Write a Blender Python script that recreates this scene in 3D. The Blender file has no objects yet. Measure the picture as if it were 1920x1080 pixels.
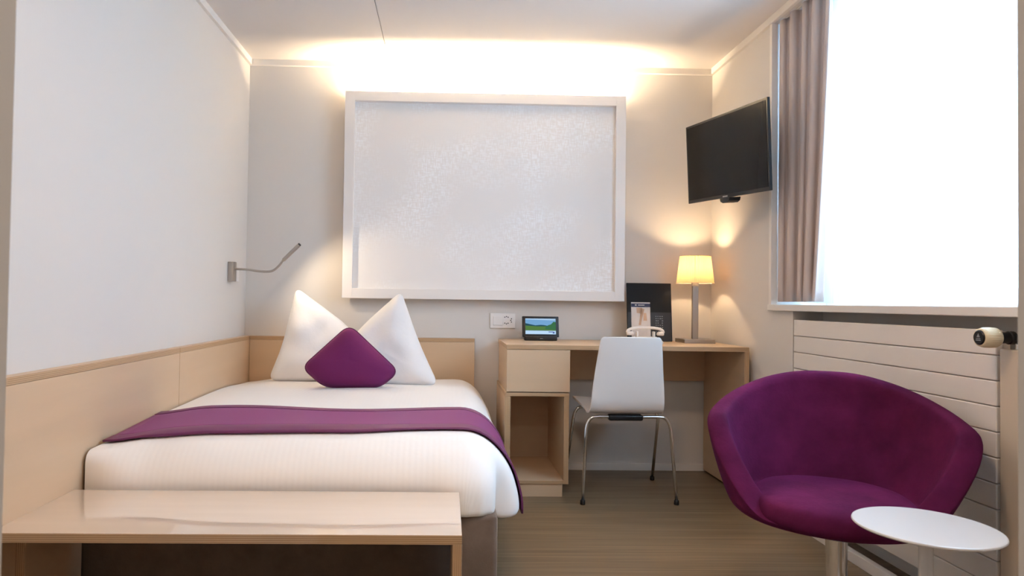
import bpy, bmesh, math, random
from mathutils import Vector, Matrix
random.seed(7)
sc = bpy.context.scene
COL = sc.collection
PI = math.pi

# ------------------------------------------------------------------ camera
F_PX, YAW, PITCH, ROLL, CX = 1280.0, 0.0247, 0.0205, 0.0135, -90.8
cam_d = bpy.data.cameras.new('camera')
cam = bpy.data.objects.new('camera', cam_d)
COL.objects.link(cam)
cam_d.sensor_fit = 'HORIZONTAL'
cam_d.sensor_width = 36.0
cam_d.lens = 36.0 * F_PX / 1920.0
cam_d.shift_x = -CX / 1920.0
cam_d.clip_start = 0.02
Fv = Vector((math.sin(YAW) * math.cos(PITCH), math.cos(YAW) * math.cos(PITCH), math.sin(PITCH)))
R0 = Vector((math.cos(YAW), -math.sin(YAW), 0))
U0 = R0.cross(Fv)
Rv = R0 * math.cos(ROLL) + U0 * math.sin(ROLL)
Uv = -R0 * math.sin(ROLL) + U0 * math.cos(ROLL)
M = Matrix((Rv, Uv, -Fv)).transposed().to_4x4()
M.translation = Vector((0, 0, 1.0))
cam.matrix_world = M
cam_d.dof.use_dof = True
cam_d.dof.focus_distance = 3.0
cam_d.dof.aperture_fstop = 6.3
sc.camera = cam

# ------------------------------------------------------------------ render look
sc.view_settings.view_transform = 'Standard'
sc.view_settings.look = 'None'
sc.view_settings.gamma = 1.0
sc.view_settings.use_curve_mapping = False
sc.view_settings.exposure = 0.86
sc.cycles.max_bounces = 14
sc.cycles.diffuse_bounces = 8
sc.cycles.glossy_bounces = 5
sc.cycles.transmission_bounces = 10
sc.cycles.transparent_max_bounces = 16
sc.cycles.sample_clamp_indirect = 8.0
sc.cycles.use_denoising = True
sc.cycles.caustics_reflective = False
sc.cycles.caustics_refractive = False

# ------------------------------------------------------------------ world: bright overcast daylight
world = bpy.data.worlds.new('overcast_sky')
sc.world = world
world.use_nodes = True
bg = world.node_tree.nodes['Background']
bg.inputs['Color'].default_value = (0.51, 0.735, 1.0, 1)
bg.inputs['Strength'].default_value = 9.0


def light(name, kind, loc, energy, color, parent=None, **kw):
    d = bpy.data.lights.new(name, kind)
    d.energy = energy
    d.color = color
    for k, v in kw.items():
        setattr(d, k, v)
    o = bpy.data.objects.new(name, d)
    COL.objects.link(o)
    o.location = loc
    return o


# daylight comes in through the window opening (portal guides the sky sampling)
portal = light('window_daylight_portal', 'AREA', (1.98, 2.36, 1.70), 1.0, (1, 1, 1), shape='RECTANGLE', size=1.95, size_y=1.42)
portal.rotation_euler = (0, PI / 2, 0)
portal.data.cycles.is_portal = True
WARM = (1.0, 0.80, 0.55)

# ------------------------------------------------------------------ materials
MATS = {}


def mat(name, color, rough=0.6, metal=0.0, bump=None, spec=0.5, sheen=0.0, sheen_tint=None, var=None, coat=0.0, emit=None):
    """bump=(scale xyz, strength, distance); var=(scale xyz, amount)"""
    m = bpy.data.materials.new(name)
    m.use_nodes = True
    nt = m.node_tree
    b = nt.nodes['Principled BSDF']
    b.inputs['Base Color'].default_value = (*color, 1)
    b.inputs['Roughness'].default_value = rough
    b.inputs['Metallic'].default_value = metal
    b.inputs['Specular IOR Level'].default_value = spec
    b.inputs['Coat Weight'].default_value = coat
    b.inputs['Coat Roughness'].default_value = 0.08
    if sheen:
        b.inputs['Sheen Weight'].default_value = sheen
        b.inputs['Sheen Roughness'].default_value = 0.35
        b.inputs['Sheen Tint'].default_value = (*(sheen_tint or (1, 1, 1)), 1)
    if emit:
        b.inputs['Emission Color'].default_value = (*emit[0], 1)
        b.inputs['Emission Strength'].default_value = emit[1]
    tc = nt.nodes.new('ShaderNodeTexCoord')

    def noise(scale, detail=4.0, rough_=0.6):
        mp = nt.nodes.new('ShaderNodeMapping')
        mp.inputs['Scale'].default_value = scale
        nt.links.new(tc.outputs['Object'], mp.inputs['Vector'])
        n = nt.nodes.new('ShaderNodeTexNoise')
        n.inputs['Scale'].default_value = 1.0
        n.inputs['Detail'].default_value = detail
        n.inputs['Roughness'].default_value = rough_
        nt.links.new(mp.outputs['Vector'], n.inputs['Vector'])
        return n
    if bump:
        n = noise(bump[0])
        bp = nt.nodes.new('ShaderNodeBump')
        bp.inputs['Strength'].default_value = bump[1]
        bp.inputs['Distance'].default_value = bump[2]
        nt.links.new(n.outputs['Fac'], bp.inputs['Height'])
        nt.links.new(bp.outputs['Normal'], b.inputs['Normal'])
    if var:
        n = noise(var[0])
        mx = nt.nodes.new('ShaderNodeMix')
        mx.data_type = 'RGBA'
        mx.inputs['A'].default_value = (*[c * (1 - var[1]) for c in color], 1)
        mx.inputs['B'].default_value = (*[min(1, c * (1 + var[1])) for c in color], 1)
        nt.links.new(n.outputs['Fac'], mx.inputs['Factor'])
        nt.links.new(mx.outputs['Result'], b.inputs['Base Color'])
    MATS[name] = m
    return m


def ply(name, axis, face=(0.61, 0.435, 0.28), grain=(3, 3, 3), rough=0.42, coat=0.0):
    """birch plywood: plain face, layered edges where the board's thickness (axis) shows"""
    m = bpy.data.materials.new(name)
    m.use_nodes = True
    nt = m.node_tree
    N, L = nt.nodes, nt.links
    b = N['Principled BSDF']
    b.inputs['Roughness'].default_value = rough
    b.inputs['Coat Weight'].default_value = coat
    b.inputs['Coat Roughness'].default_value = 0.03
    tc = N.new('ShaderNodeTexCoord')
    mp = N.new('ShaderNodeMapping')
    mp.inputs['Scale'].default_value = grain
    L.new(tc.outputs['Object'], mp.inputs['Vector'])
    n = N.new('ShaderNodeTexNoise')
    n.inputs['Scale'].default_value = 1.0
    n.inputs['Detail'].default_value = 6.0
    L.new(mp.outputs['Vector'], n.inputs['Vector'])
    fc = N.new('ShaderNodeMix'); fc.data_type = 'RGBA'
    fc.inputs['A'].default_value = (*[c * 0.90 for c in face], 1)
    fc.inputs['B'].default_value = (*[c * 1.08 for c in face], 1)
    L.new(n.outputs['Fac'], fc.inputs['Factor'])
    sx = N.new('ShaderNodeSeparateXYZ')
    L.new(tc.outputs['Object'], sx.inputs['Vector'])
    mul = N.new('ShaderNodeMath'); mul.operation = 'MULTIPLY'
    mul.inputs[1].default_value = 2 * PI / 0.0052
    L.new(sx.outputs['XYZ'['XYZ'.index(axis)]], mul.inputs[0])
    sn = N.new('ShaderNodeMath'); sn.operation = 'SINE'
    L.new(mul.outputs[0], sn.inputs[0])
    mr = N.new('ShaderNodeMapRange')
    mr.inputs['From Min'].default_value = -0.6
    mr.inputs['From Max'].default_value = 0.6
    L.new(sn.outputs[0], mr.inputs['Value'])
    ec = N.new('ShaderNodeMix'); ec.data_type = 'RGBA'
    ec.inputs['A'].default_value = (0.36, 0.22, 0.115, 1)
    ec.inputs['B'].default_value = (0.56, 0.375, 0.215, 1)
    L.new(mr.outputs['Result'], ec.inputs['Factor'])
    gs = N.new('ShaderNodeSeparateXYZ')
    L.new(tc.outputs['Normal'], gs.inputs['Vector'])
    ab = N.new('ShaderNodeMath'); ab.operation = 'ABSOLUTE'
    L.new(gs.outputs[axis], ab.inputs[0])
    th = N.new('ShaderNodeMath'); th.operation = 'LESS_THAN'; th.inputs[1].default_value = 0.5
    L.new(ab.outputs[0], th.inputs[0])
    fin = N.new('ShaderNodeMix'); fin.data_type = 'RGBA'
    L.new(th.outputs[0], fin.inputs['Factor'])
    L.new(fc.outputs['Result'], fin.inputs['A'])
    L.new(ec.outputs['Result'], fin.inputs['B'])
    L.new(fin.outputs['Result'], b.inputs['Base Color'])
    MATS[name] = m
    return m


m_wall = mat('wallpaper', (0.67, 0.635, 0.595), 0.85, bump=((260, 260, 40), 0.10, 0.002))
m_ceil = mat('ceiling_paint', (0.70, 0.66, 0.63), 0.9)
m_trim = mat('white_trim_paint', (0.78, 0.74, 0.69), 0.5)
m_white = mat('white_lacquer', (0.80, 0.76, 0.725), 0.35)
m_plyx = ply('plywood_board_x', 'X', grain=(6, 1.5, 14))
m_plyy = ply('plywood_board_y', 'Y', grain=(2, 6, 14))
m_plyz = ply('plywood_board_z', 'Z', grain=(2, 14, 6))
m_bench = ply('plywood_bench_top', 'Z', face=(0.66, 0.53, 0.42), grain=(2, 14, 6), rough=0.22, coat=1.0)
m_bench.node_tree.nodes['Principled BSDF'].inputs['Coat IOR'].default_value = 1.7
m_dark = mat('bed_base_fabric', (0.16, 0.112, 0.085), 0.9, bump=((180, 180, 180), 0.3, 0.003), sheen=0.6, sheen_tint=(0.7, 0.6, 0.5), var=((14, 14, 14), 0.35))
m_black = mat('black_plastic', (0.010, 0.010, 0.011), 0.35, spec=0.3)
m_folder = mat('black_leatherette', (0.010, 0.010, 0.011), 0.55, spec=0.15)
m_screen = mat('tv_screen_glass', (0.008, 0.008, 0.008), 0.2, spec=0.10)
m_chrome = mat('chrome', (0.78, 0.77, 0.76), 0.12, metal=1.0)
m_steel = mat('brushed_nickel', (0.46, 0.42, 0.38), 0.34, metal=1.0, bump=((30, 30, 400), 0.05, 0.001))
m_shell = mat('chair_shell_laminate', (0.78, 0.745, 0.715), 0.38)
m_velvet = mat('purple_velvet', (0.088, 0.010, 0.046), 0.85, sheen=0.07, sheen_tint=(0.50, 0.05, 0.50), bump=((90, 90, 90), 0.22, 0.004), var=((6, 6, 6), 0.75), spec=0.05)
m_cush = mat('purple_wool', (0.135, 0.017, 0.092), 0.85, sheen=0.2, sheen_tint=(0.8, 0.2, 0.6), bump=((500, 500, 500), 0.25, 0.002), spec=0.2)
m_seam = mat('dark_purple_piping', (0.11, 0.015, 0.075), 0.8)
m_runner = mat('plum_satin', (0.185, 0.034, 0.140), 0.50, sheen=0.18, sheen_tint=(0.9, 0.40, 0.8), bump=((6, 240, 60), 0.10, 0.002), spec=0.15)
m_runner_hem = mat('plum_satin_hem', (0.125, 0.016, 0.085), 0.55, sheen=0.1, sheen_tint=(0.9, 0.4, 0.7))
m_bed_white = mat('white_cotton', (0.82, 0.80, 0.79), 0.8, bump=((38, 38, 38), 0.18, 0.006), sheen=0.2)
m_curtain = mat('taupe_curtain', (0.54, 0.455, 0.42), 0.9, bump=((300, 300, 60), 0.15, 0.002), sheen=0.2)
m_radiator = mat('radiator_enamel', (0.78, 0.73, 0.675), 0.45)
m_cream = mat('cream_plastic', (0.74, 0.60, 0.38), 0.45)
m_pipe = mat('pipe_cover_paint', (0.62, 0.53, 0.42), 0.5)
m_phone = mat('ivory_plastic', (0.78, 0.72, 0.66), 0.3)
m_table = mat('white_table_enamel', (0.65, 0.625, 0.595), 0.25)
m_grey = mat('grey_mark', (0.30, 0.30, 0.31), 0.5)
m_hole = mat('socket_hole', (0.03, 0.025, 0.02), 0.7)
m_navy = mat('navy_print', (0.012, 0.014, 0.06), 0.5)
m_paper = mat('paper_print', (0.62, 0.58, 0.56), 0.6, var=((16, 16, 9), 0.22))
m_skin = mat('photo_print_tan', (0.50, 0.34, 0.24), 0.6, var=((30, 30, 20), 0.3))
m_pocket = mat('clear_pocket_film', (0.030, 0.029, 0.030), 0.35, spec=0.2)

# duvet: white cotton with fine woven stripes running the length of the bed
m_duvet = mat('striped_white_cotton', (0.88, 0.85, 0.82), 0.75, sheen=0.2)
nt = m_duvet.node_tree
tc = nt.nodes.new('ShaderNodeTexCoord')
wv = nt.nodes.new('ShaderNodeTexWave'); wv.bands_direction = 'X'
wv.inputs['Scale'].default_value = 16.0; wv.inputs['Distortion'].default_value = 0.15
nz = nt.nodes.new('ShaderNodeTexNoise'); nz.inputs['Scale'].default_value = 9.0; nz.inputs['Detail'].default_value = 3
ad = nt.nodes.new('ShaderNodeMath'); ad.operation = 'MULTIPLY_ADD'; ad.inputs[1].default_value = 0.10
nt.links.new(tc.outputs['UV'], wv.inputs['Vector'])
nt.links.new(tc.outputs['Object'], nz.inputs['Vector'])
nt.links.new(wv.outputs['Fac'], ad.inputs[0]); nt.links.new(nz.outputs['Fac'], ad.inputs[2])
bp = nt.nodes.new('ShaderNodeBump'); bp.inputs['Strength'].default_value = 0.20; bp.inputs['Distance'].default_value = 0.008
nt.links.new(ad.outputs[0], bp.inputs['Height'])
nt.links.new(bp.outputs['Normal'], nt.nodes['Principled BSDF'].inputs['Normal'])

# floor: brown laminate with fine long streaks
m_floor = bpy.data.materials.new('wood_laminate_floor'); m_floor.use_nodes = True
nt = m_floor.node_tree; N, L = nt.nodes, nt.links
b = N['Principled BSDF']; b.inputs['Roughness'].default_value = 0.38
tc = N.new('ShaderNodeTexCoord')
def fnoise(scale, detail):
    mp = N.new('ShaderNodeMapping'); mp.inputs['Scale'].default_value = scale
    L.new(tc.outputs['Object'], mp.inputs['Vector'])
    n = N.new('ShaderNodeTexNoise'); n.inputs['Scale'].default_value = 1; n.inputs['Detail'].default_value = detail
    L.new(mp.outputs['Vector'], n.inputs['Vector'])
    return n
n1 = fnoise((1.6, 95, 1), 3); n2 = fnoise((1.0, 16, 1), 4)
mx = N.new('ShaderNodeMath'); mx.operation = 'MULTIPLY_ADD'; mx.inputs[1].default_value = 0.6
ml = N.new('ShaderNodeMath'); ml.operation = 'MULTIPLY'; ml.inputs[1].default_value = 0.4
L.new(n2.outputs['Fac'], ml.inputs[0]); L.new(n1.outputs['Fac'], mx.inputs[0]); L.new(ml.outputs[0], mx.inputs[2])
rp = N.new('ShaderNodeValToRGB')
rp.color_ramp.elements[0].position = 0.34; rp.color_ramp.elements[0].color = (0.115, 0.074, 0.040, 1)
rp.color_ramp.elements[1].position = 0.68; rp.color_ramp.elements[1].color = (0.265, 0.188, 0.110, 1)
L.new(mx.outputs[0], rp.inputs['Fac']); L.new(rp.outputs['Color'], b.inputs['Base Color'])
bp = N.new('ShaderNodeBump'); bp.inputs['Strength'].default_value = 0.12; bp.inputs['Distance'].default_value = 0.002
L.new(n1.outputs['Fac'], bp.inputs['Height']); L.new(bp.outputs['Normal'], b.inputs['Normal'])

# sheer curtain
m_sheer = bpy.data.materials.new('sheer_voile'); m_sheer.use_nodes = True
nt = m_sheer.node_tree; N, L = nt.nodes, nt.links
N.remove(N['Principled BSDF'])
tr = N.new('ShaderNodeBsdfTransparent'); tl = N.new('ShaderNodeBsdfTranslucent'); df = N.new('ShaderNodeBsdfDiffuse')
tl.inputs['Color'].default_value = (0.93, 0.95, 0.97, 1); df.inputs['Color'].default_value = (0.9, 0.92, 0.94, 1)
tr.inputs['Color'].default_value = (0.97, 0.98, 1.0, 1)
s1 = N.new('ShaderNodeMixShader'); s1.inputs[0].default_value = 0.35
s2 = N.new('ShaderNodeMixShader'); s2.inputs[0].default_value = 0.60
L.new(tl.outputs[0], s1.inputs[1]); L.new(df.outputs[0], s1.inputs[2])
L.new(tr.outputs[0], s2.inputs[1]); L.new(s1.outputs[0], s2.inputs[2])
L.new(s2.outputs[0], N['Material Output'].inputs['Surface'])

# lampshade
m_shade = bpy.data.materials.new('pleated_cream_shade'); m_shade.use_nodes = True
nt = m_shade.node_tree; N, L = nt.nodes, nt.links
N.remove(N['Principled BSDF'])
tl = N.new('ShaderNodeBsdfTranslucent'); df = N.new('ShaderNodeBsdfDiffuse')
tl.inputs['Color'].default_value = (0.40, 0.245, 0.105, 1); df.inputs['Color'].default_value = (0.66, 0.56, 0.42, 1)
s1 = N.new('ShaderNodeMixShader'); s1.inputs[0].default_value = 0.45
L.new(tl.outputs[0], s1.inputs[1]); L.new(df.outputs[0], s1.inputs[2])
L.new(s1.outputs[0], N['Material Output'].inputs['Surface'])

m_glass = bpy.data.materials.new('window_glass'); m_glass.use_nodes = True
nt = m_glass.node_tree; N, L = nt.nodes, nt.links
N.remove(N['Principled BSDF'])
tr = N.new('ShaderNodeBsdfTransparent'); gl = N.new('ShaderNodeBsdfGlossy'); gl.inputs['Roughness'].default_value = 0.02
tr.inputs['Color'].default_value = (0.93, 0.96, 0.97, 1)
s1 = N.new('ShaderNodeMixShader'); s1.inputs[0].default_value = 0.06
L.new(tr.outputs[0], s1.inputs[1]); L.new(gl.outputs[0], s1.inputs[2])
L.new(s1.outputs[0], N['Material Output'].inputs['Surface'])


def emis(name, color, strength):
    m = bpy.data.materials.new(name); m.use_nodes = True
    nt = m.node_tree
    nt.nodes.remove(nt.nodes['Principled BSDF'])
    e = nt.nodes.new('ShaderNodeEmission')
    e.inputs['Color'].default_value = (*color, 1); e.inputs['Strength'].default_value = strength
    nt.links.new(e.outputs[0], nt.nodes['Material Output'].inputs['Surface'])
    return m


# the framed panel's surface: faint tone-on-tone printed texture
m_panel = mat('embossed_white_panel', (0.70, 0.69, 0.68), 0.55)
nt = m_panel.node_tree; N, L = nt.nodes, nt.links
tc = N.new('ShaderNodeTexCoord')
def pnoise(scale, dim=3):
    mp = N.new('ShaderNodeMapping'); mp.inputs['Scale'].default_value = scale
    L.new(tc.outputs['Object'], mp.inputs['Vector'])
    n = N.new('ShaderNodeTexNoise'); n.inputs['Scale'].default_value = 1.0; n.inputs['Detail'].default_value = 1.5
    L.new(mp.outputs['Vector'], n.inputs['Vector']); return n
a1 = pnoise((150, 1, 26)); a2 = pnoise((26, 1, 150)); a3 = pnoise((2.2, 1, 2.6))
mxn = N.new('ShaderNodeMath'); mxn.operation = 'MULTIPLY'
L.new(a1.outputs['Fac'], mxn.inputs[0]); L.new(a2.outputs['Fac'], mxn.inputs[1])
st = N.new('ShaderNodeMapRange'); st.inputs['From Min'].default_value = 0.20; st.inputs['From Max'].default_value = 0.33
L.new(mxn.outputs[0], st.inputs['Value'])
mk = N.new('ShaderNodeMapRange'); mk.inputs['From Min'].default_value = 0.42; mk.inputs['From Max'].default_value = 0.62
L.new(a3.outputs['Fac'], mk.inputs['Value'])
pr = N.new('ShaderNodeMath'); pr.operation = 'MULTIPLY'
L.new(st.outputs['Result'], pr.inputs[0]); L.new(mk.outputs['Result'], pr.inputs[1])
cm = N.new('ShaderNodeMix'); cm.data_type = 'RGBA'
cm.inputs['A'].default_value = (0.80, 0.77, 0.745, 1); cm.inputs['B'].default_value = (0.88, 0.88, 0.88, 1)
L.new(pr.outputs[0], cm.inputs['Factor'])
L.new(cm.outputs['Result'], N['Principled BSDF'].inputs['Base Color'])
rr = N.new('ShaderNodeMapRange'); rr.inputs['To Min'].default_value = 0.6; rr.inputs['To Max'].default_value = 0.35
L.new(pr.outputs[0], rr.inputs['Value']); L.new(rr.outputs['Result'], N['Principled BSDF'].inputs['Roughness'])

# ------------------------------------------------------------------ mesh helpers
ORIG = {}


def box(bm, x0, x1, y0, y1, z0, z1, mi=0):
    vs = [bm.verts.new((x, y, z)) for z in (z0, z1) for y in (y0, y1) for x in (x0, x1)]
    for q in ((0, 2, 3, 1), (4, 5, 7, 6), (0, 1, 5, 4), (2, 6, 7, 3), (0, 4, 6, 2), (1, 3, 7, 5)):
        f = bm.faces.new([vs[i] for i in q]); f.material_index = mi
    return vs


def B(*boxes):
    bm = bmesh.new()
    for q in boxes:
        box(bm, *q)
    return bm


def grid(bm, rows, wrap=False, mi=0, uv=None):
    """rows: list of lists of points"""
    V = [[bm.verts.new(p) for p in r] for r in rows]
    n = len(V[0])
    for i in range(len(V) - 1):
        for j in range(n if wrap else n - 1):
            k = (j + 1) % n
            f = bm.faces.new((V[i][j], V[i][k], V[i + 1][k], V[i + 1][j])); f.material_index = mi
    return V


def catmull(pts, n=8):
    P = [Vector(p) for p in pts]
    P = [P[0] * 2 - P[1]] + P + [P[-1] * 2 - P[-2]]
    out = []
    for i in range(1, len(P) - 2):
        for k in range(n):
            t = k / n
            a, b_, c, d = P[i - 1], P[i], P[i + 1], P[i + 2]
            out.append(0.5 * ((2 * b_) + (c - a) * t + (2 * a - 5 * b_ + 4 * c - d) * t * t + (3 * b_ - a - 3 * c + d) * t ** 3))
    out.append(P[-2])
    return out


def tube(bm, pts, r, seg=12, cap=True, smooth_n=0):
    P = catmull(pts, smooth_n) if smooth_n else [Vector(p) for p in pts]
    rows = []
    up = None
    for i, p in enumerate(P):
        t = (P[min(i + 1, len(P) - 1)] - P[max(i - 1, 0)]).normalized()
        if up is None:
            up = Vector((0, 0, 1)) if abs(t.z) < 0.9 else Vector((1, 0, 0))
        s = t.cross(up).normalized()
        up = s.cross(t).normalized()
        rad = r[i] if isinstance(r, (list, tuple)) else r
        rows.append([p + (s * math.cos(a) + up * math.sin(a)) * rad for a in [2 * PI * k / seg for k in range(seg)]])
    V = grid(bm, rows, wrap=True)
    if cap:
        bm.faces.new(list(reversed(V[0]))); bm.faces.new(V[-1])
    return bm


def lathe(bm, prof, c, seg=48, axis='Z'):
    """prof: (r, h) pairs; closed at the ends when r = 0"""
    rows = []
    for r, h in prof:
        r = max(r, 1e-5)
        row = []
        for k in range(seg):
            a = 2 * PI * k / seg
            u, v = r * math.cos(a), r * math.sin(a)
            row.append({'Z': (c[0] + u, c[1] + v, c[2] + h), 'X': (c[0] + h, c[1] + u, c[2] + v), 'Y': (c[0] + v, c[1] + h, c[2] + u)}[axis])
        rows.append(row)
    V = grid(bm, rows, wrap=True)
    bm.faces.new(list(reversed(V[0]))); bm.faces.new(V[-1])
    return bm


def obj(name, bm, m, parent=None, bevel=0.0, smooth=False, subsurf=0, solid=0.0, seg=2, solid_off=0.0, fix=True):
    """one mesh object; vertices given in room coordinates"""
    if fix:
        bmesh.ops.recalc_face_normals(bm, faces=bm.faces[:])
    o0 = ORIG.get(parent, Vector((0, 0, 0))) if parent else Vector((0, 0, 0))
    if parent:
        bmesh.ops.translate(bm, verts=bm.verts[:], vec=-o0)
    else:
        if bm.verts:
            xs = [v.co.x for v in bm.verts]; ys = [v.co.y for v in bm.verts]; zs = [v.co.z for v in bm.verts]
            o0 = Vector(((min(xs) + max(xs)) / 2, (min(ys) + max(ys)) / 2, min(zs)))
            bmesh.ops.translate(bm, verts=bm.verts[:], vec=-o0)
    me = bpy.data.meshes.new(name)
    bm.to_mesh(me); bm.free()
    for mm in (m if isinstance(m, (list, tuple)) else [m]):
        me.materials.append(mm)
    o = bpy.data.objects.new(name, me)
    COL.objects.link(o)
    if parent:
        o.parent = parent
        ORIG[o] = o0
    else:
        o.location = o0
        ORIG[o] = o0
    if smooth:
        for p in me.polygons:
            p.use_smooth = True
    if solid:
        s = o.modifiers.new('solidify', 'SOLIDIFY'); s.thickness = solid; s.offset = solid_off
    if bevel:
        s = o.modifiers.new('bevel', 'BEVEL'); s.width = bevel; s.segments = seg; s.limit_method = 'ANGLE'; s.angle_limit = math.radians(40)
        s.harden_normals = False
    if subsurf:
        s = o.modifiers.new('subsurf', 'SUBSURF'); s.levels = subsurf; s.render_levels = subsurf
    return o


def thing(name, label, cat, loc, group=None):
    o = bpy.data.objects.new(name, None)
    COL.objects.link(o)
    o.location = loc
    o.empty_display_size = 0.1
    ORIG[o] = Vector(loc)
    tag(o, label, cat, group)
    return o


def tag(o, label, cat, group=None, kind=None):
    o['label'] = label; o['category'] = cat
    if group: o['group'] = group
    if kind: o['kind'] = kind
    return o


def struct(name, bm, m, label=None, cat=None, **kw):
    o = obj(name, bm, m, **kw)
    o['kind'] = 'structure'
    if label: o['label'] = label
    if cat: o['category'] = cat
    return o


# ================================================================== the room shell
D, WL, WR, H = 4.113, -1.202, 1.608, 2.44
YP = 0.80                       # where the narrower entrance passage opens into the room
PL, PR = -0.505, 0.683          # passage walls
WX = 1.98                       # outer face of the window wall
WY0, WY1 = 1.40, 3.335          # window opening
NY1 = 3.13                      # radiator niche
struct('floor', B((-1.4, 2.0, -1.4, 4.3, -0.08, 0.0)), m_floor, 'brown wood laminate floor with fine long streaks', 'floor')
struct('wall_back', B((-1.4, 2.0, D, D + 0.12, 0, 2.6)), m_wall, 'light textured back wall behind the bed and desk', 'wall')
struct('wall_left', B((WL - 0.12, WL, YP, D, 0, 2.6)), m_wall, 'pale textured left wall beside the bed', 'wall')
bm = B((WR, WX, WY1, D, 0, 2.6),                       # corner pier
       (WR, WX, YP, WY1, 2.405, 2.6),                  # above the window
       (WR, WX, YP, WY0, 0, 2.405),                    # near pier
       (WR, WX, NY1, WY1, 0, 0.978),
       (WR + 0.14, WX, WY0, NY1, 0, 0.978))            # back of the radiator niche
struct('wall_right', bm, m_wall, 'beige right wall around the window and radiator', 'wall')
def splayed(xa, xb, xc):
    """wall beside the entrance: passage face from xa to the opening edge xb, splayed back to xc in the room"""
    bm = bmesh.new()
    lo = [bm.verts.new((x, y, 0)) for x, y in ((xa, YP), (xb, YP), (xc, YP + 0.05), (xa, YP + 0.05))]
    hi = [bm.verts.new((v.co.x, v.co.y, 2.6)) for v in lo]
    bm.faces.new(lo); bm.faces.new(list(reversed(hi)))
    for i in range(4):
        j = (i + 1) % 4
        bm.faces.new((lo[i], hi[i], hi[j], lo[j]))
    return bm
struct('wall_front', splayed(WL, PL, PL - 0.06), m_wall, 'wall edge left of the entrance opening, at the left border of the view', 'wall')
struct('wall_front', splayed(WR, PR, PR + 0.06), m_wall, 'wall edge right of the entrance opening, at the right border of the view', 'wall')
struct('wall_entrance', B((WL - 0.1, WL, -1.3, YP, 0, 2.6), (WR, WR + 0.1, -1.3, YP, 0, 2.6), (WL - 0.1, WR + 0.1, -1.4, -1.3, 0, 2.6)), m_wall, 'entrance hall walls', 'wall')
# ceiling in two boards with a fine open joint
struct('ceiling', B((-1.4, -0.3665, -1.4, 4.3, H, H + 0.02), (-0.3635, 2.0, -1.4, 4.3, H, H + 0.02), (-1.4, 2.0, -1.4, 4.3, H + 0.02, H + 0.1)), m_ceil, 'pale ceiling with a fine joint line', 'ceiling')
# crown mouldings: thin flat strips with a small cove
def crown(name, p0, p1, n, label):
    """strip along p0-p1 against a wall, n = direction into the room"""
    prof = [(0.0, 0.0), (0.016, 0.0), (0.018, 0.002), (0.018, 0.0355), (0.0, 0.0355)]
    bm = bmesh.new()
    rows = []
    for p in (p0, p1):
        rows.append([(p[0] + n[0] * a, p[1] + n[1] * a, 2.4045 + z) for a, z in prof])
    V = grid(bm, rows, wrap=True)
    bm.faces.new(V[0]); bm.faces.new(list(reversed(V[1])))
    struct(name, bm, m_trim, label, 'trim')
crown('trim_1', (WL, D, 0), (WR, D, 0), (0, -1), 'white crown strip along the back wall')
crown('trim_2', (WL, YP, 0), (WL, D - 0.027, 0), (1, 0), 'white crown strip along the left wall')
crown('trim_3', (WR, YP, 0), (WR, D - 0.027, 0), (-1, 0), 'white crown strip along the right wall')
struct('baseboard_back', B((0.70, WR, D - 0.012, D, 0, 0.042)), m_trim, 'low white baseboard under the desk', 'baseboard', bevel=0.002)
struct('baseboard_right', B((WR - 0.008, WR + 0.02, WY0, 4.10, 0, 0.042)), m_trim, 'low white baseboard below the radiator', 'baseboard', bevel=0.002)

# window: casing strip, sill, frame and glass
win = struct('window_1', B((1.88, 1.93, WY0, WY0 + 0.06, 1.008, 2.405), (1.88, 1.93, WY1 - 0.06, WY1, 1.008, 2.405),
                            (1.88, 1.93, WY0 + 0.06, WY1 - 0.06, 1.008, 1.07), (1.88, 1.93, WY0 + 0.06, WY1 - 0.06, 2.33, 2.405),
                            (1.88, 1.93, 2.32, 2.40, 1.07, 2.33)), m_white, 'large bright window with white frame behind sheer curtain', 'window', bevel=0.004)
obj('window_pane', B((1.898, 1.904, WY0 + 0.06, 2.32, 1.07, 2.33)), m_glass, win)
obj('window_pane', B((1.898, 1.904, 2.40, WY1 - 0.06, 1.07, 2.33)), m_glass, win)
obj('window_sill', B((WR - 0.022, 1.88, WY0, WY1 + 0.006, 0.978, 1.008)), m_trim, win, bevel=0.003)
obj('window_casing', B((WR - 0.012, WR + 0.02, WY1 - 0.012, WY1 + 0.012, 1.008, 2.404)), m_trim, win, bevel=0.002)

# ================================================================== plywood wall panelling
PX = WL + 0.04
CAPZ = 0.7605
W1 = thing('wall_panel', 'birch plywood wall panel beside the pillows, meeting the headboard', 'wall panel', (WL, 3.57, 0.04))
obj('panel', B((WL + 0.001, PX, 3.022, D - 0.002, 0.04, CAPZ)), m_plyx, W1, bevel=0.0015)
obj('top_board', B((WL + 0.001, PX + 0.001, 3.022, D - 0.002, CAPZ + 0.0005, 0.783)), m_plyz, W1, bevel=0.0015)
W2 = thing('wall_panel', 'long birch plywood wall panel beside the foot of the bed and bench', 'wall panel', (WL, 1.92, 0.04))
obj('panel', B((WL + 0.001, PX, YP + 0.052, 3.019, 0.04, CAPZ)), m_plyx, W2, bevel=0.0015)
obj('top_board', B((WL + 0.001, PX + 0.001, YP + 0.052, 3.019, CAPZ + 0.0005, 0.783)), m_plyz, W2, bevel=0.0015)
HB = thing('headboard', 'birch plywood headboard board behind the white pillows', 'headboard', (-0.5, D - 0.02, 0.04))
obj('panel', B((PX + 0.002, 0.171, D - 0.04, D - 0.001, 0.04, CAPZ)), m_plyy, HB, bevel=0.0015)
obj('top_board', B((PX + 0.002, 0.171, D - 0.041, D - 0.001, CAPZ + 0.0005, 0.783)), m_plyz, HB, bevel=0.0015)

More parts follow.
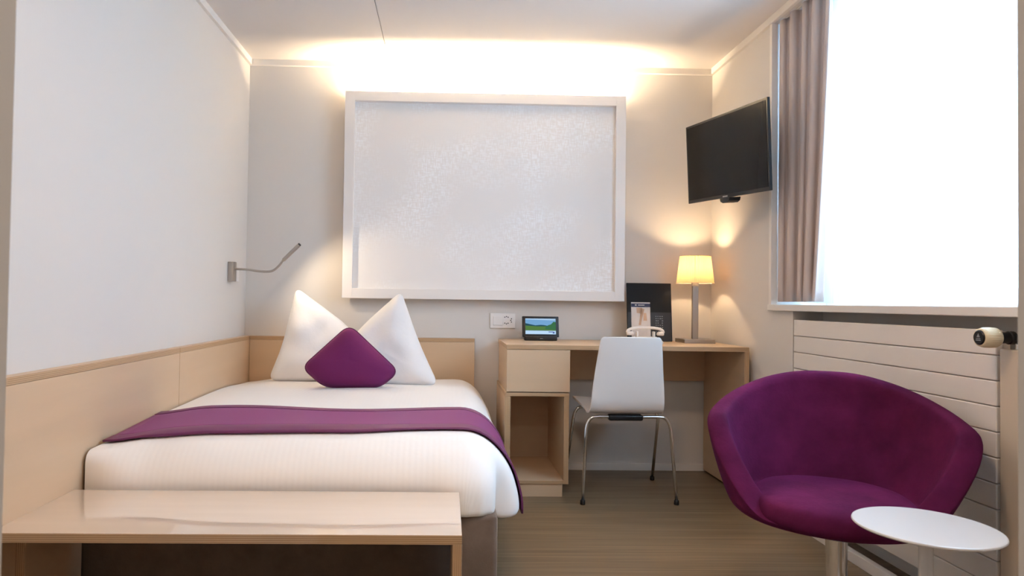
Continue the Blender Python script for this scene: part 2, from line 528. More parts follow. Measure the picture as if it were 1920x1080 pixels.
# ================================================================== bench at the foot of the bed
BN = thing('bench', 'low birch plywood bench with glossy pale top at foot of bed', 'bench', (-0.55, 1.99, 0))
obj('bench_top', B((PX, 0.049, 1.785, 2.188, 0.369, 0.394)), m_bench, BN, bevel=0.0015)
obj('leg', B((0.024, 0.049, 1.785, 2.195, 0.0, 0.369)), m_plyx, BN, bevel=0.0012)
obj('leg', B((PX, PX + 0.025, 1.90, 2.195, 0.0, 0.369)), m_plyx, BN, bevel=0.0012)

# ================================================================== bed
BX0, BX1 = PX + 0.004, 0.176
BED = thing('bed', 'single bed with dark brown upholstered base between bench and headboard', 'bed', (-0.5, 3.1, 0))
bm = bmesh.new(); box(bm, BX0, BX1, 2.215, D - 0.045, 0.03, 0.315)
obj('bed_base', bm, m_dark, BED, bevel=0.02, seg=4, smooth=True)
obj('mattress', B((BX0 + 0.01, BX1 - 0.03, 2.27, D - 0.05, 0.316, 0.50)), m_bed_white, BED, bevel=0.05, seg=5, smooth=True)
for x in (BX0 + 0.08, BX1 - 0.08):
    for y in (2.30, D - 0.15):
        obj('foot', lathe(bmesh.new(), [(0.02, 0), (0.025, 0.03)], (x, y, 0.0), 16), m_black, BED)

# ---- duvet: a cloth mapped over the bed, hanging over the right side and the foot
RD = 0.155                     # rounding of the duvet's edge
S0, T0 = 0.215 - RD, 2.232 + RD
TB = 4.02
ZT = 0.552


def sm(a, b_, x):
    t = max(0.0, min(1.0, (x - a) / (b_ - a)))
    return t * t * (3 - 2 * t)


def prof(d, rd=RD):
    """distance along the cloth past the start of the curve -> (outward, down)"""
    q = rd * PI / 2
    if d < q:
        a = d / rd
        return rd * math.sin(a), rd * (1 - math.cos(a))
    return rd, rd + (d - q)


def foot_r(x):
    """the foot corner by the wall panel is tucked square, the rest is softly rounded"""
    return RD - (RD - 0.035) * (1 - sm(PX + 0.01, PX + 0.22, x))


def t0(x):
    return 2.232 + foot_r(x)


def duvet_point(px, py, nx, ny, d, w, rd=RD):
    """(px,py): where the curve starts, n: outward direction, d: cloth distance, w: hang weight params"""
    h, v = prof(d, rd)
    f = sm(0.03, 0.26, v)
    right = sm(0.3, 1.0, nx)
    # the side panel flares outward, the corner is gathered
    yy = py + ny * h
    crease = math.exp(-((w - 0.40) / 0.085) ** 2)
    flare = (0.040 + 0.010 * math.sin(w * 3.0)) * right * sm(0.44, 0.62, w) * f
    h2 = h + flare - 0.050 * crease * f + 0.005 * f * f * math.sin(w * 60.0) * sm(0.0, 0.12, w) * (1 - sm(0.4, 0.6, w)) + 0.03 * f * sm(-0.25, 0.0, w) * (1 - sm(0.2, 0.42, w))
    # the foot bulges then tucks in
    h2 += (1 - right) * (0.018 * math.sin(min(1, v / 0.26) * PI)) * sm(PX, PX + 0.1, px)
    return Vector((px + nx * h2, py + ny * h2, 0)), v


def top_z(x, y):
    z = ZT
    z -= 0.018 * (1 - sm(PX, PX + 0.22, x))                        # lower beside the wall panel
    z -= 0.034 * (1 - sm(2.2, 2.9, y)) * (1 - sm(PX + 0.02, PX + 0.40, x))
    z += 0.006 * math.sin(x * 7.0 + 1.0) * math.sin(y * 5.0)
    z -= 0.012 * sm(3.6, 4.0, y)
    return z


XL = PX + 0.010
def side_drop(y):
    return 0.275 - 0.02 * sm(2.5, 3.2, y)
def perimeter():
    """border of the flat top: along the foot from the wall, round the corner, up the right side. yields (px,py,nx,ny,w,drop)"""
    out = []
    nf = 34
    for i in range(nf + 1):
        x = XL + (S0 - XL) * i / nf
        w = -0.9 + 0.9 * (i / nf) ** 3
        drop = 0.195 + 0.045 * sm(-0.10, 0.04, x)
        out.append((x, t0(x), 0.0, -1.0, w, drop))
    nc = 14
    for i in range(1, nc):
        a = (PI / 2) * i / nc
        out.append((S0, T0, math.sin(a), -math.cos(a), 0.62 * i / nc, 0.240 + 0.045 * sm(0.55, 0.8, i / nc)))
    ns = 44
    for i in range(ns + 1):
        y = T0 + (TB - T0) * (i / ns) ** 1.15
        w = 0.62 + 3.0 * (y - T0) / (TB - T0) * 1.6
        out.append((S0, y, 1.0, 0.0, w, side_drop(y)))
    return out


PER = perimeter()
def cloth_d(drop, rd=RD):
    q = rd * PI / 2
    return q + (drop - rd) if drop > rd else rd * math.acos(1 - drop / rd)


def skirt_point(per, u, off=0.0):
    px, py, nx, ny, w, drop = per
    rd = foot_r(px)
    d = cloth_d(drop, rd) * u
    p, v = duvet_point(px, py, nx, ny, d, w, rd)
    z = top_z(px, py) - v
    # outward offset normal (used by the runner that lies over it)
    a = min(d / rd, PI / 2)
    return Vector((p.x + nx * off * math.sin(a), p.y + ny * off * math.sin(a), z + off * math.cos(a)))


bm = bmesh.new()
uvl = bm.loops.layers.uv.new('UVMap')
NS = 16
rows = [[skirt_point(p, k / NS) for p in PER] for k in range(NS + 1)]
# hem turned under so the cloth reads as a thick duvet
rows.append([r + Vector((-p[2] * 0.03, -p[3] * 0.03, -0.008)) for r, p in zip(rows[-1], PER)])
rows.append([r + Vector((-p[2] * 0.045, -p[3] * 0.045, 0.05)) for r, p in zip(rows[-2], PER)])
grid(bm, rows)
nx_, ny_ = 34, 44      # as many steps as the border has
xs = [XL + (S0 - XL) * i / nx_ for i in range(nx_ + 1)]
grid(bm, [[Vector((x, t0(x) + (TB - t0(x)) * (i / ny_) ** 1.15, top_z(x, t0(x) + (TB - t0(x)) * (i / ny_) ** 1.15))) for x in xs] for i in range(ny_ + 1)])
bmesh.ops.remove_doubles(bm, verts=bm.verts[:], dist=0.0004)
for f in bm.faces:
    for l in f.loops:
        co = l.vert.co
        l[uvl].uv = (co.x + (0.3 * (0.5 - co.z) if co.x > S0 else 0), co.y)
DV = obj('duvet', bm, m_duvet, smooth=True, subsurf=1)
tag(DV, 'white striped cotton duvet spread over the bed, hanging at the right side', 'duvet')

# ---- bed runner lying over the duvet
RY0, RY1 = 2.332, 2.80
def runner_rows(y0, y1, off, n):
    rows = []
    for k in range(n + 1):
        yk = y0 + (y1 - y0) * k / n
        y = yk
        row = []
        yy = max(y, T0)
        for i in range(37):
            x = XL + 0.004 + (S0 - XL - 0.004) * i / 36
            y = yk + (T0 + 0.002 - RY0) * sm(-0.35, S0, x) * (1 - sm(RY0, RY0 + 0.35, yk))
            tx, rd = t0(x), foot_r(x)
            foot = max(0.0, tx - y)
            if foot > 0:
                h, v = prof(foot, rd)
                sk = 0.018 * math.sin(min(1, v / 0.26) * PI) * sm(PX, PX + 0.1, x) 
                a_ = foot / rd
                row.append(Vector((x, tx - h - sk - off * math.sin(a_), top_z(x, tx) - v + off * math.cos(a_))))
            else:
                row.append(Vector((x, y, top_z(x, y) + off)))
        yy = max(y, T0)
        w = 0.62 + 3.0 * (yy - T0) / (TB - T0) * 1.6
        for u in range(1, 19):
            p = skirt_point((S0, yy, 1.0, 0.0, w, side_drop(yy) + 0.008), u / 18, off)
            row.append(p)
        rows.append(row)
    return rows
RN = thing('bed_runner', 'plum satin runner laid across the white duvet', 'bed runner', (-0.4, 2.58, 0.57))
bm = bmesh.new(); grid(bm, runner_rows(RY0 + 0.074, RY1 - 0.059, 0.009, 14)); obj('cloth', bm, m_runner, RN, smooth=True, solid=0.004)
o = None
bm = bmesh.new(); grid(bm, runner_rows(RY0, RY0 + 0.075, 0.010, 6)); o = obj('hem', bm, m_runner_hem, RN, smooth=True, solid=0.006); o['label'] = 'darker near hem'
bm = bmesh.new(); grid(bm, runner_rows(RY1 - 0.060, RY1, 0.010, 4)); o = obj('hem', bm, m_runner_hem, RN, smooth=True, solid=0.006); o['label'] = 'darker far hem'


# ---- pillows and cushion: puffed outlines
def round_poly(pts, r, n=7):
    out = []
    m = len(pts)
    for i in range(m):
        p = Vector(pts[i][:2]); a = Vector(pts[i - 1][:2]); c = Vector(pts[(i + 1) % m][:2])
        rr = pts[i][2] if len(pts[i]) > 2 else r
        d1 = (a - p).normalized(); d2 = (c - p).normalized()
        l = min(rr, (a - p).length * 0.45, (c - p).length * 0.45)
        s, e = p + d1 * l, p + d2 * l
        for k in range(n + 1):
            t = k / n
            out.append(s * (1 - t) ** 2 + p * 2 * t * (1 - t) + e * t * t)
    return out


def resample(loop, n):
    L_ = [0.0]
    m = len(loop)
    for i in range(m):
        L_.append(L_[-1] + (loop[(i + 1) % m] - loop[i]).length)
    out = []
    j = 0
    for k in range(n):
        s = L_[-1] * k / n
        while L_[j + 1] < s: j += 1
        t = (s - L_[j]) / max(1e-9, L_[j + 1] - L_[j])
        out.append(loop[j].lerp(loop[(j + 1) % m], t))
    return out


def puff(outline, centre, T, place, seed=0, wrinkle=0.0, n=96, rings=16, edge=0.004, power=2.2):
    """outline in the pillow's own plane (u right, v up); place(u,v,w) -> room point; w = thickness direction"""
    loop = resample(outline, n)
    c = Vector(centre)
    rnd = random.Random(seed)
    ph = [rnd.uniform(0, 6.28) for _ in range(6)]
    bm = bmesh.new()
    for side in (1, -1):
        rows = []
        for k in range(rings + 1):
            r = k / rings
            row = []
            for i, p in enumerate(loop):
                q = c + (p - c) * r
                th = T * (1 - r ** power) ** 0.62 + edge
                a = 2 * PI * i / n
                wr = wrinkle * r * (1 - r) * 4 * (math.sin(q.x * 27 + q.y * 9 + ph[2] + math.sin(q.y * 13 + ph[0])) * 0.45 + math.sin(q.x * 13 - q.y * 34 + ph[3] + 1.3 * math.sin(q.x * 17 + ph[1])) * 0.35)
                row.append(place(q.x, q.y, side * (th + wr)))
            rows.append(row)
        grid(bm, rows, wrap=True)
    bmesh.ops.remove_doubles(bm, verts=bm.verts[:], dist=0.00005)
    # close the rim
    rim = [e for e in bm.edges if e.is_boundary]
    if rim:
        bmesh.ops.bridge_loops(bm, edges=rim)
    return bm


def leaning(x0, y0, z0, lean, yaw=0.0):
    cl, sl, cy, sy = math.cos(lean), math.sin(lean), math.cos(yaw), math.sin(yaw)
    def place(u, v, w):
        # w positive towards the camera (-y)
        yy = v * sl - w * cl
        zz = v * cl + w * sl
        return Vector((x0 + u * cy - yy * sy, y0 + u * sy + yy * cy, z0 + zz))
    return place


zb = 0.546
ol = round_poly([(-0.488, 0.0, 0.05), (-0.415, 0.20, 0.2), (-0.352, 0.530, 0.035), (-0.01, 0.285, 0.25), (0.14, 0.0, 0.06)], 0.06)
P1 = obj('pillow', puff(ol, (-0.235, 0.17), 0.068, leaning(-0.503, 3.865, zb, 0.13, 0.05), 3, 0.013, power=3.4), m_bed_white, smooth=True, subsurf=1)
tag(P1, 'white pillow standing on its corner, left one behind the purple cushion', 'pillow', 'white pillows against the headboard')
ol = round_poly([(-0.20, 0.0, 0.06), (-0.02, 0.28, 0.2), (0.232, 0.518, 0.035), (0.345, 0.22, 0.2), (0.455, 0.0, 0.05)], 0.06)
P2 = obj('pillow', puff(ol, (0.16, 0.17), 0.068, leaning(-0.489, 3.735, zb, 0.16, -0.05), 5, 0.013, power=3.4), m_bed_white, smooth=True, subsurf=1)
tag(P2, 'white pillow standing on its corner, right one nearest the desk', 'pillow', 'white pillows against the headboard')
CU = thing('cushion', 'purple wool cushion standing on its corner before the white pillows', 'cushion', (-0.49, 3.55, zb))
ol = round_poly([(-0.13, 0.0, 0.05), (-0.250, 0.098, 0.05), (-0.018, 0.322, 0.055), (0.245, 0.082, 0.05), (0.15, 0.0, 0.05)], 0.05)
pl = leaning(-0.485, 3.50, zb + 0.012, 0.20)
obj('cover', puff(ol, (0.0, 0.13), 0.07, pl, 9, 0.003, power=3.4), m_cush, CU, smooth=True, subsurf=1)
bm = bmesh.new(); lp = resample(ol, 120); lp = [pl(p.x, p.y, 0) for p in lp]; lp.append(lp[0]); tube(bm, lp, 0.0045, 8, cap=False)
obj('piping', bm, m_seam, CU, smooth=True)

# ================================================================== desk
DK = thing('desk', 'birch plywood desk with drawer and open cubby under the wall panel', 'desk', (0.95, 3.82, 0))
DX0, DX1, DY0, DY1 = 0.314, 1.583, 3.53, 4.095
obj('desktop', B((DX0, DX1, DY0, DY1, 0.759, 0.783)), m_plyz, DK, bevel=0.0015)
obj('side_panel', B((DX1 - 0.024, DX1, DY0, DY1, 0.012, 0.759)), m_plyx, DK, bevel=0.0012)
obj('back_panel', B((0.646, DX1 - 0.024, DY1 - 0.02, DY1, 0.545, 0.759)), m_plyy, DK, bevel=0.001)
cb = obj('drawer_box', B((DX0 + 0.004, DX0 + 0.022, DY0 + 0.02, DY1, 0.535, 0.759), (0.626, 0.644, DY0 + 0.02, DY1, 0.535, 0.759), (DX0 + 0.022, 0.626, DY1 - 0.018, DY1, 0.535, 0.759)), m_plyx, DK, bevel=0.001)
obj('drawer', B((DX0 + 0.002, 0.645, DY0, DY0 + 0.019, 0.540, 0.757)), m_plyy, DK, bevel=0.0012)
cub = obj('cubby_top', B((DX0 - 0.006, 0.642, DY0, DY1, 0.517, 0.535)), m_plyz, DK, bevel=0.0012)
obj('cubby_side', B((DX0 - 0.006, 0.338, DY0, DY1, 0.066, 0.517)), m_plyx, DK, bevel=0.0012)
obj('cubby_side', B((0.616, 0.642, DY0, DY1, 0.066, 0.517)), m_plyx, DK, bevel=0.0012)
obj('cubby_bottom', B((0.338, 0.616, DY0, DY1 - 0.018, 0.066, 0.084)), m_plyz, DK, bevel=0.0012)
obj('cubby_back', B((0.338, 0.616, DY1 - 0.018, DY1, 0.066, 0.517)), m_plyy, DK)
obj('plinth', B((DX0 + 0.02, 0.612, DY0 + 0.006, DY1, 0.0, 0.066)), m_plyy, DK, bevel=0.001)

# ================================================================== desk chair
CH = thing('desk_chair', 'white shell desk chair with chrome legs, back to the camera', 'chair', (0.93, 3.63, 0))
cxx = 0.912
prof_pts = [(3.865, 0.448, .355), (3.85, 0.462, .385), (3.80, 0.470, .40), (3.65, 0.462, .395), (3.54, 0.452, .385), (3.47, 0.448, .378), (3.425, 0.462, .372),
            (3.402, 0.500, .368), (3.390, 0.56, .360), (3.372, 0.66, .340), (3.350, 0.76, .318), (3.337, 0.815, .304), (3.333, 0.832, .290), (3.331, 0.838, .268)]
cp = catmull([Vector((w, y, z)) for y, z, w in prof_pts], 4)
bm = bmesh.new(); rows = []
for q in cp:
    row = []
    for j in range(17):
        s = -1 + 2 * j / 16
        back = sm(0.46, 0.7, q.z)
        row.append(Vector((cxx + s * q.x / 2, q.y + back * 0.018 * (s * s - 0.4) * 1.0, q.z + (1 - back) * 0.010 * (s * s) * (1 if q.y > 3.5 else 0.2))))
    rows.append(row)
grid(bm, rows)
obj('seat_shell', bm, m_shell, CH, smooth=True, solid=0.011, bevel=0.002)
obj('seat_bracket', B((0.825, 1.000, 3.425, 3.475, 0.412, 0.442)), m_black, CH, bevel=0.010, seg=4, smooth=True)
obj('seat_bracket', B((0.845, 0.985, 3.70, 3.75, 0.418, 0.456)), m_black, CH, bevel=0.008, seg=3, smooth=True)
def chair_leg(sx, xt, yt, zt, xf, yf):
    bm = bmesh.new()
    xo = xf + (0.022 if sx < 0 else -0.022) * 1.0
    pts = [(xt, yt, zt), (xo - sx * 0.06, yt, zt), (xo - sx * 0.028, yt, zt - 0.006), (xo - sx * 0.008, yt - 0.001, zt - 0.030), (xo + sx * 0.001, yt - 0.002, zt - 0.065), (xf, yf, 0.012)]
    P = catmull(pts[:5], 6) + [Vector(pts[5])]
    tube(bm, P, 0.0085, 12)
    lg = obj('leg', bm, m_chrome, CH, smooth=True)
    obj('glide', lathe(bmesh.new(), [(0.012, 0.0), (0.013, 0.004), (0.012, 0.022), (0.008, 0.024)], (xf, yf, 0), 16), m_black, lg, smooth=True)
chair_leg(-1, 0.835, 3.445, 0.430, 0.692, 3.405)
chair_leg(1, 0.990, 3.445, 0.430, 1.165, 3.410)
chair_leg(-1, 0.855, 3.725, 0.438, 0.680, 3.86)
chair_leg(1, 0.975, 3.725, 0.438, 1.186, 3.885)

# ================================================================== things on the desk
zd = 0.783
# tablet on its dock
TB_ = thing('tablet_computer', 'black tablet showing a green landscape, on its dock on the desk', 'tablet', (0.53, 3.93, zd))
yt0 = 3.915
obj('dock', B((0.452, 0.640, yt0, yt0 + 0.07, zd, zd + 0.026)), m_black, TB_, bevel=0.006, seg=3, smooth=True)
def tabp(u, v, w):
    lean = math.radians(14); xs_ = 0.545 + u
    return Vector((xs_ + 0.06 * (0 if True else v), yt0 + 0.004 + v * math.sin(lean) - w * math.cos(lean), zd + 0.022 + v * math.cos(lean) + w * math.sin(lean)))
def slab(u0, u1, v0, v1, w0, w1, P=tabp, mi=0, bm=None):
    bm = bm or bmesh.new()
    vs = [bm.verts.new(P(u, v, w)) for w in (w0, w1) for v in (v0, v1) for u in (u0, u1)]
    for q in ((0, 2, 3, 1), (4, 5, 7, 6), (0, 1, 5, 4), (2, 6, 7, 3), (0, 4, 6, 2), (1, 3, 7, 5)):
        f = bm.faces.new([vs[i] for i in q]); f.material_index = mi
    return bm
obj('body', slab(-0.106, 0.106, 0.0, 0.122, -0.010, 0.0), m_black, TB_, bevel=0.004, seg=3, smooth=True)
e_sky = emis('screen_sky', (0.20, 0.42, 0.70), 0.5); e_cloud = emis('screen_cloud', (0.42, 0.62, 0.85), 0.55)
e_hill = emis('screen_hill', (0.03, 0.10, 0.13), 0.44); e_green = emis('screen_green', (0.10, 0.22, 0.06), 0.5); e_green2 = emis('screen_bush', (0.06, 0.20, 0.09), 0.44)
e_bar = emis('screen_bar', (0.50, 0.70, 0.92), 0.55); e_ink = emis('screen_ink', (0.05, 0.08, 0.28), 0.6)
bm = bmesh.new()
def face(P, pts, w, mi, bm):
    f = bm.faces.new([bm.verts.new(P(u, v, w)) for u, v in pts]); f.material_index = mi
U0_, U1_, V0_, V1_ = -0.088, 0.088, 0.016, 0.108
face(tabp, [(U0_, V0_ + 0.022), (U1_, V0_ + 0.022), (U1_, V1_), (U0_, V1_)], 0.0006, 0, bm)
face(tabp, [(U0_, V1_ - 0.006), (U1_, V1_ - 0.010), (U1_, V1_), (U0_, V1_)], 0.0008, 1, bm)
face(tabp, [(U0_, 0.060), (U0_, 0.080), (-0.06, 0.074), (-0.03, 0.068), (0.0, 0.071), (0.02, 0.070), (0.04, 0.066), (0.05, 0.060)], 0.0009, 2, bm)
face(tabp, [(U0_, V0_ + 0.022), (U1_, V0_ + 0.022), (U1_, 0.068), (0.04, 0.063), (-0.02, 0.062), (U0_, 0.066)], 0.0011, 3, bm)
face(tabp, [(0.025, 0.046), (U1_, 0.042), (U1_, 0.088), (0.075, 0.090), (0.06, 0.074), (0.045, 0.070), (0.03, 0.060)], 0.0013, 4, bm)
face(tabp, [(U0_, V0_), (U1_, V0_), (U1_, V0_ + 0.021), (U0_, V0_ + 0.021)], 0.0008, 5, bm)
face(tabp, [(0.045, V0_ + 0.012), (0.075, V0_ + 0.012), (0.075, V0_ + 0.016), (0.045, V0_ + 0.016)], 0.0013, 6, bm)
face(tabp, [(0.068, V0_ + 0.005), (0.080, V0_ + 0.005), (0.080, V0_ + 0.015), (0.072, V0_ + 0.012)], 0.0014, 6, bm)
obj('screen', bm, [e_sky, e_cloud, e_hill, e_green, e_green2, e_bar, e_ink], TB_, fix=False)
obj('dock_mark', B((0.540, 0.556, yt0 - 0.0008, yt0 + 0.001, zd + 0.012, zd + 0.0145)), m_grey, TB_)

# black information folder leaning at the wall, brochure in its clear pocket
FD = thing('folder', 'black information folder standing on the desk against the wall', 'folder', (1.19, 4.0, zd))
fl = math.radians(6)
def fp(u, v, w):
    return Vector((1.192 + u, 3.965 + v * math.sin(fl) - w * math.cos(fl), zd + 0.002 + v * math.cos(fl) + w * math.sin(fl)))
obj('cover', slab(-0.132, 0.132, 0, 0.343, -0.010, 0.0, fp), m_folder, FD, bevel=0.002)
obj('pocket', slab(-0.128, 0.128, 0.004, 0.170, 0.0, 0.0012, fp), m_pocket, FD)
bm = bmesh.new()
for r_ in range(9):
    for c_ in range(4):
        if random.random() < 0.8:
            u = 0.035 + c_ * 0.012; v = 0.145 - r_ * 0.013
            slab(u, u + random.uniform(0.004, 0.009), v, v + 0.003, 0.0012, 0.0016, fp, bm=bm)
obj('printed_list', bm, m_grey, FD)
BR = thing('brochure', 'white brochure with navy top band tucked in the black folder', 'brochure', (1.13, 3.96, zd + 0.02))
obj('paper', slab(-0.108, 0.004, 0.02, 0.228, 0.0014, 0.0030, fp), m_paper, BR)
obj('top_band', slab(-0.108, 0.004, 0.200, 0.221, 0.0030, 0.0036, fp), m_navy, BR)
bm = bmesh.new(); slab(-0.086, -0.076, 0.208, 0.215, 0.0036, 0.0041, fp, bm=bm); slab(-0.068, -0.030, 0.2095, 0.2135, 0.0036, 0.0041, fp, bm=bm)
obj('print_marks', bm, m_paper, BR)
bm = bmesh.new()
for q in ([(-0.078, 0.196), (-0.045, 0.196), (-0.040, 0.160), (-0.076, 0.165)], [(-0.052, 0.196), (-0.030, 0.188), (-0.046, 0.130), (-0.052, 0.095), (-0.066, 0.095), (-0.058, 0.140)], [(-0.036, 0.165), (-0.020, 0.165), (-0.016, 0.120), (-0.038, 0.120)]):
    face(fp, q, 0.0036, 0, bm)
obj('print_picture', bm, m_skin, BR, fix=False)

# telephone
PH = thing('telephone', 'ivory desk telephone with handset, in front of the black folder', 'telephone', (1.115, 3.80, zd))
bm = bmesh.new()
rows = []
for (hx, hy, z) in ((0.088, 0.085, 0.0), (0.090, 0.088, 0.010), (0.080, 0.072, 0.022), (0.066, 0.045, 0.032), (0.060, 0.032, 0.036)):
    row = []
    for k in range(40):
        a = 2 * PI * k / 40
        c_, s_ = math.cos(a), math.sin(a)
        row.append(Vector((1.115 + hx * math.copysign(abs(c_) ** 0.5, c_), 3.80 + hy * math.copysign(abs(s_) ** 0.5, s_), zd + z)))
    rows.append(row)
V = grid(bm, rows, wrap=True); bm.faces.new(list(reversed(V[0]))); bm.faces.new(V[-1])
obj('base', bm, m_phone, PH, smooth=True)
obj('cradle', B((1.062, 1.074, 3.787, 3.813, zd + 0.034, zd + 0.066)), m_phone, PH, bevel=0.003)
obj('cradle', B((1.156, 1.168, 3.787, 3.813, zd + 0.034, zd + 0.066)), m_phone, PH, bevel=0.003)
bm = bmesh.new()
hp = [(-0.102, -0.012), (-0.100, 0.004), (-0.085, 0.014), (-0.05, 0.020), (0, 0.022), (0.05, 0.020), (0.085, 0.014), (0.100, 0.004), (0.102, -0.012)]
tube(bm, [(1.115 + u, 3.80, zd + 0.066 + v) for u, v in hp], [0.009, 0.010, 0.009, 0.008, 0.008, 0.008, 0.009, 0.010, 0.009], 12)
hs = obj('handset', bm, m_phone, PH, smooth=True, subsurf=1)
for s in (-1, 1):
    obj('earpiece', lathe(bmesh.new(), [(0.017, 0), (0.020, 0.004), (0.020, 0.014), (0.012, 0.022)], (1.115 + s * 0.085, 3.80, zd + 0.044), 24), m_phone, hs, smooth=True)

# table lamp
LX, LY = 1.437, 3.915
LP = thing('table_lamp', 'lit table lamp with cream shade and flat metal base on desk', 'lamp', (LX, LY, zd))
obj('base', B((LX - 0.088, LX + 0.088, LY - 0.082, LY + 0.082, zd, zd + 0.022)), m_steel, LP, bevel=0.002)
obj('stem', B((LX - 0.017, LX + 0.017, LY - 0.011, LY + 0.011, zd + 0.022, 1.110)), m_steel, LP, bevel=0.0015)
obj('bulb_holder', lathe(bmesh.new(), [(0.016, 0), (0.020, 0.003), (0.020, 0.03), (0.014, 0.04)], (LX, LY, 1.110), 20), m_phone, LP, smooth=True)
e_bulb = emis('bulb_glow', (1.0, 0.74, 0.42), 6.0)
obj('bulb', lathe(bmesh.new(), [(0.008, 0), (0.018, 0.012), (0.024, 0.032), (0.020, 0.05), (0.008, 0.060), (0.0, 0.062)], (LX, LY, 1.150), 20), e_bulb, LP, smooth=True)
bm = bmesh.new(); rows = []
for k in range(9):
    f = k / 8
    r = 0.104 + (0.085 - 0.104) * f
    rows.append([Vector((LX + (r + 0.0007 * math.cos(a * 60)) * math.cos(a), LY + (r + 0.0007 * math.cos(a * 60)) * math.sin(a), 1.127 + 0.155 * f)) for a in [2 * PI * i / 240 for i in range(240)]])
grid(bm, rows, wrap=True)
sh = obj('lamp_shade', bm, m_shade, LP, smooth=True)
m_ring = mat('shade_binding', (0.46, 0.36, 0.25), 0.7)
for z, r in ((1.127, 0.1045), (1.282, 0.0855)):
    bm = bmesh.new(); tube(bm, [(LX + r * math.cos(a), LY + r * math.sin(a), z) for a in [2 * PI * i / 60 for i in range(61)]], 0.0018, 6, cap=False)
    obj('shade_ring', bm, m_ring, sh, smooth=True)
bm = bmesh.new(); a = -PI / 2 - 0.36
tube(bm, [(LX + 0.1052 * math.cos(a), LY + 0.1052 * math.sin(a), 1.128), (LX + 0.0862 * math.cos(a), LY + 0.0862 * math.sin(a), 1.281)], 0.0011, 6)
obj('shade_seam', bm, m_ring, sh)
o = light('table_lamp_bulb_light', 'POINT', (LX, LY, 1.215), 5.0, (1.0, 0.70, 0.40), shadow_soft_size=0.022)

# ================================================================== framed panel with cove light above
FX0, FX1, FZ0, FZ1, FY = -0.614, 1.054, 1.015, 2.238, D - 0.095
FR = thing('framed_panel', 'large white framed wall panel lit from its top edge', 'wall panel', (0.22, D, FZ0))
fw = 0.058
bm = B((FX0, FX0 + fw, FY, FY + 0.05, FZ0, FZ1), (FX1 - fw, FX1, FY, FY + 0.05, FZ0, FZ1), (FX0 + fw, FX1 - fw, FY, FY + 0.05, FZ0, FZ0 + fw), (FX0 + fw, FX1 - fw, FY, FY + 0.05, FZ1 - fw, FZ1))
bmesh.ops.remove_doubles(bm, verts=bm.verts[:], dist=1e-5)
obj('frame', bm, m_white, FR, bevel=0.002)
obj('panel', B((FX0 + fw - 0.004, FX1 - fw + 0.004, FY + 0.032, FY + 0.044, FZ0 + fw - 0.004, FZ1 - fw + 0.004)), m_panel, FR)
obj('back_box', B((FX0 + 0.04, FX1 - 0.04, FY + 0.0505, D - 0.001, FZ0 + 0.04, FZ1 - 0.03)), m_white, FR)
e_led = emis('led_glow', (1.0, 0.83, 0.55), 14.0)
obj('led_strip', B((FX0 + 0.06, FX1 - 0.06, D - 0.030, D - 0.015, FZ1 - 0.030, FZ1 - 0.024)), e_led, FR)
o = light('led_strip_light', 'AREA', ((FX0 + FX1) / 2, D - 0.026, FZ1 - 0.018), 54.0, (1.0, 0.78, 0.50), shape='RECTANGLE', size=FX1 - FX0 - 0.14, size_y=0.03)
o.rotation_euler = (PI, 0, 0)

# ================================================================== wall fittings
SK = thing('wall_socket', 'white double plate with switch and three pin outlets by desk', 'wall socket', (0.34, D, 0.845))
obj('plate', B((0.264, 0.416, D - 0.010, D, 0.845, 0.935)), m_white, SK, bevel=0.003)
obj('switch', B((0.281, 0.337, D - 0.014, D - 0.009, 0.862, 0.918)), m_white, SK, bevel=0.002)
bm = bmesh.new()
for cx_, cz_, an in ((0.362, 0.912, 0), (0.362, 0.876, PI), (0.392, 0.893, PI / 2)):
    for k in range(3):
        du = (k - 1) * 0.010; dv = 0.004 if k == 1 else 0.0
        u = du * math.cos(an) - dv * math.sin(an); v = du * math.sin(an) + dv * math.cos(an)
        lathe(bm, [(0.0034, 0), (0.0034, 0.002)], (cx_ + u, D - 0.0112, cz_ + v), 10, 'Y')
obj('outlet_holes', bm, m_hole, SK)

RL = thing('reading_lamp', 'brushed nickel gooseneck reading lamp on left wall above the bed', 'lamp', (WL, 3.85, 1.15))
obj('wall_plate', B((WL, WL + 0.030, 3.770, 3.834, 1.097, 1.204)), m_steel, RL, bevel=0.003)
arm = catmull([(WL + 0.022, 3.805, 1.166), (-1.10, 3.80, 1.163), (-1.03, 3.79, 1.154), (-0.965, 3.78, 1.156), (-0.925, 3.77, 1.183), (-0.893, 3.76, 1.222)], 8)
obj('arm', tube(bmesh.new(), arm, 0.0062, 12), m_steel, RL, smooth=True)
d0, d1 = Vector((-0.898, 3.762, 1.215)), Vector((-0.806, 3.735, 1.300))
obj('lamp_head', tube(bmesh.new(), [d0, d0.lerp(d1, 0.03), d0.lerp(d1, 0.97), d1], [0.008, 0.0105, 0.0105, 0.009], 16), m_steel, RL, smooth=False)
obj('head_cap', tube(bmesh.new(), [d1, d1 + (d1 - d0).normalized() * 0.004], 0.0092, 16), m_black, RL)
o = light('reading_lamp_led', 'SPOT', (-0.835, 3.752, 1.252), 3.0, (1.0, 0.80, 0.55), spot_size=math.radians(140), spot_blend=0.55, shadow_soft_size=0.012)
o.rotation_euler = Vector((0.62, 0.42, -0.62)).to_track_quat('-Z', 'Y').to_euler()
tag(obj('light_switch', B((WL, WL + 0.008, 3.895, 3.955, 1.098, 1.168)), m_white, bevel=0.002), 'small white switch plate beside the reading lamp', 'switch')

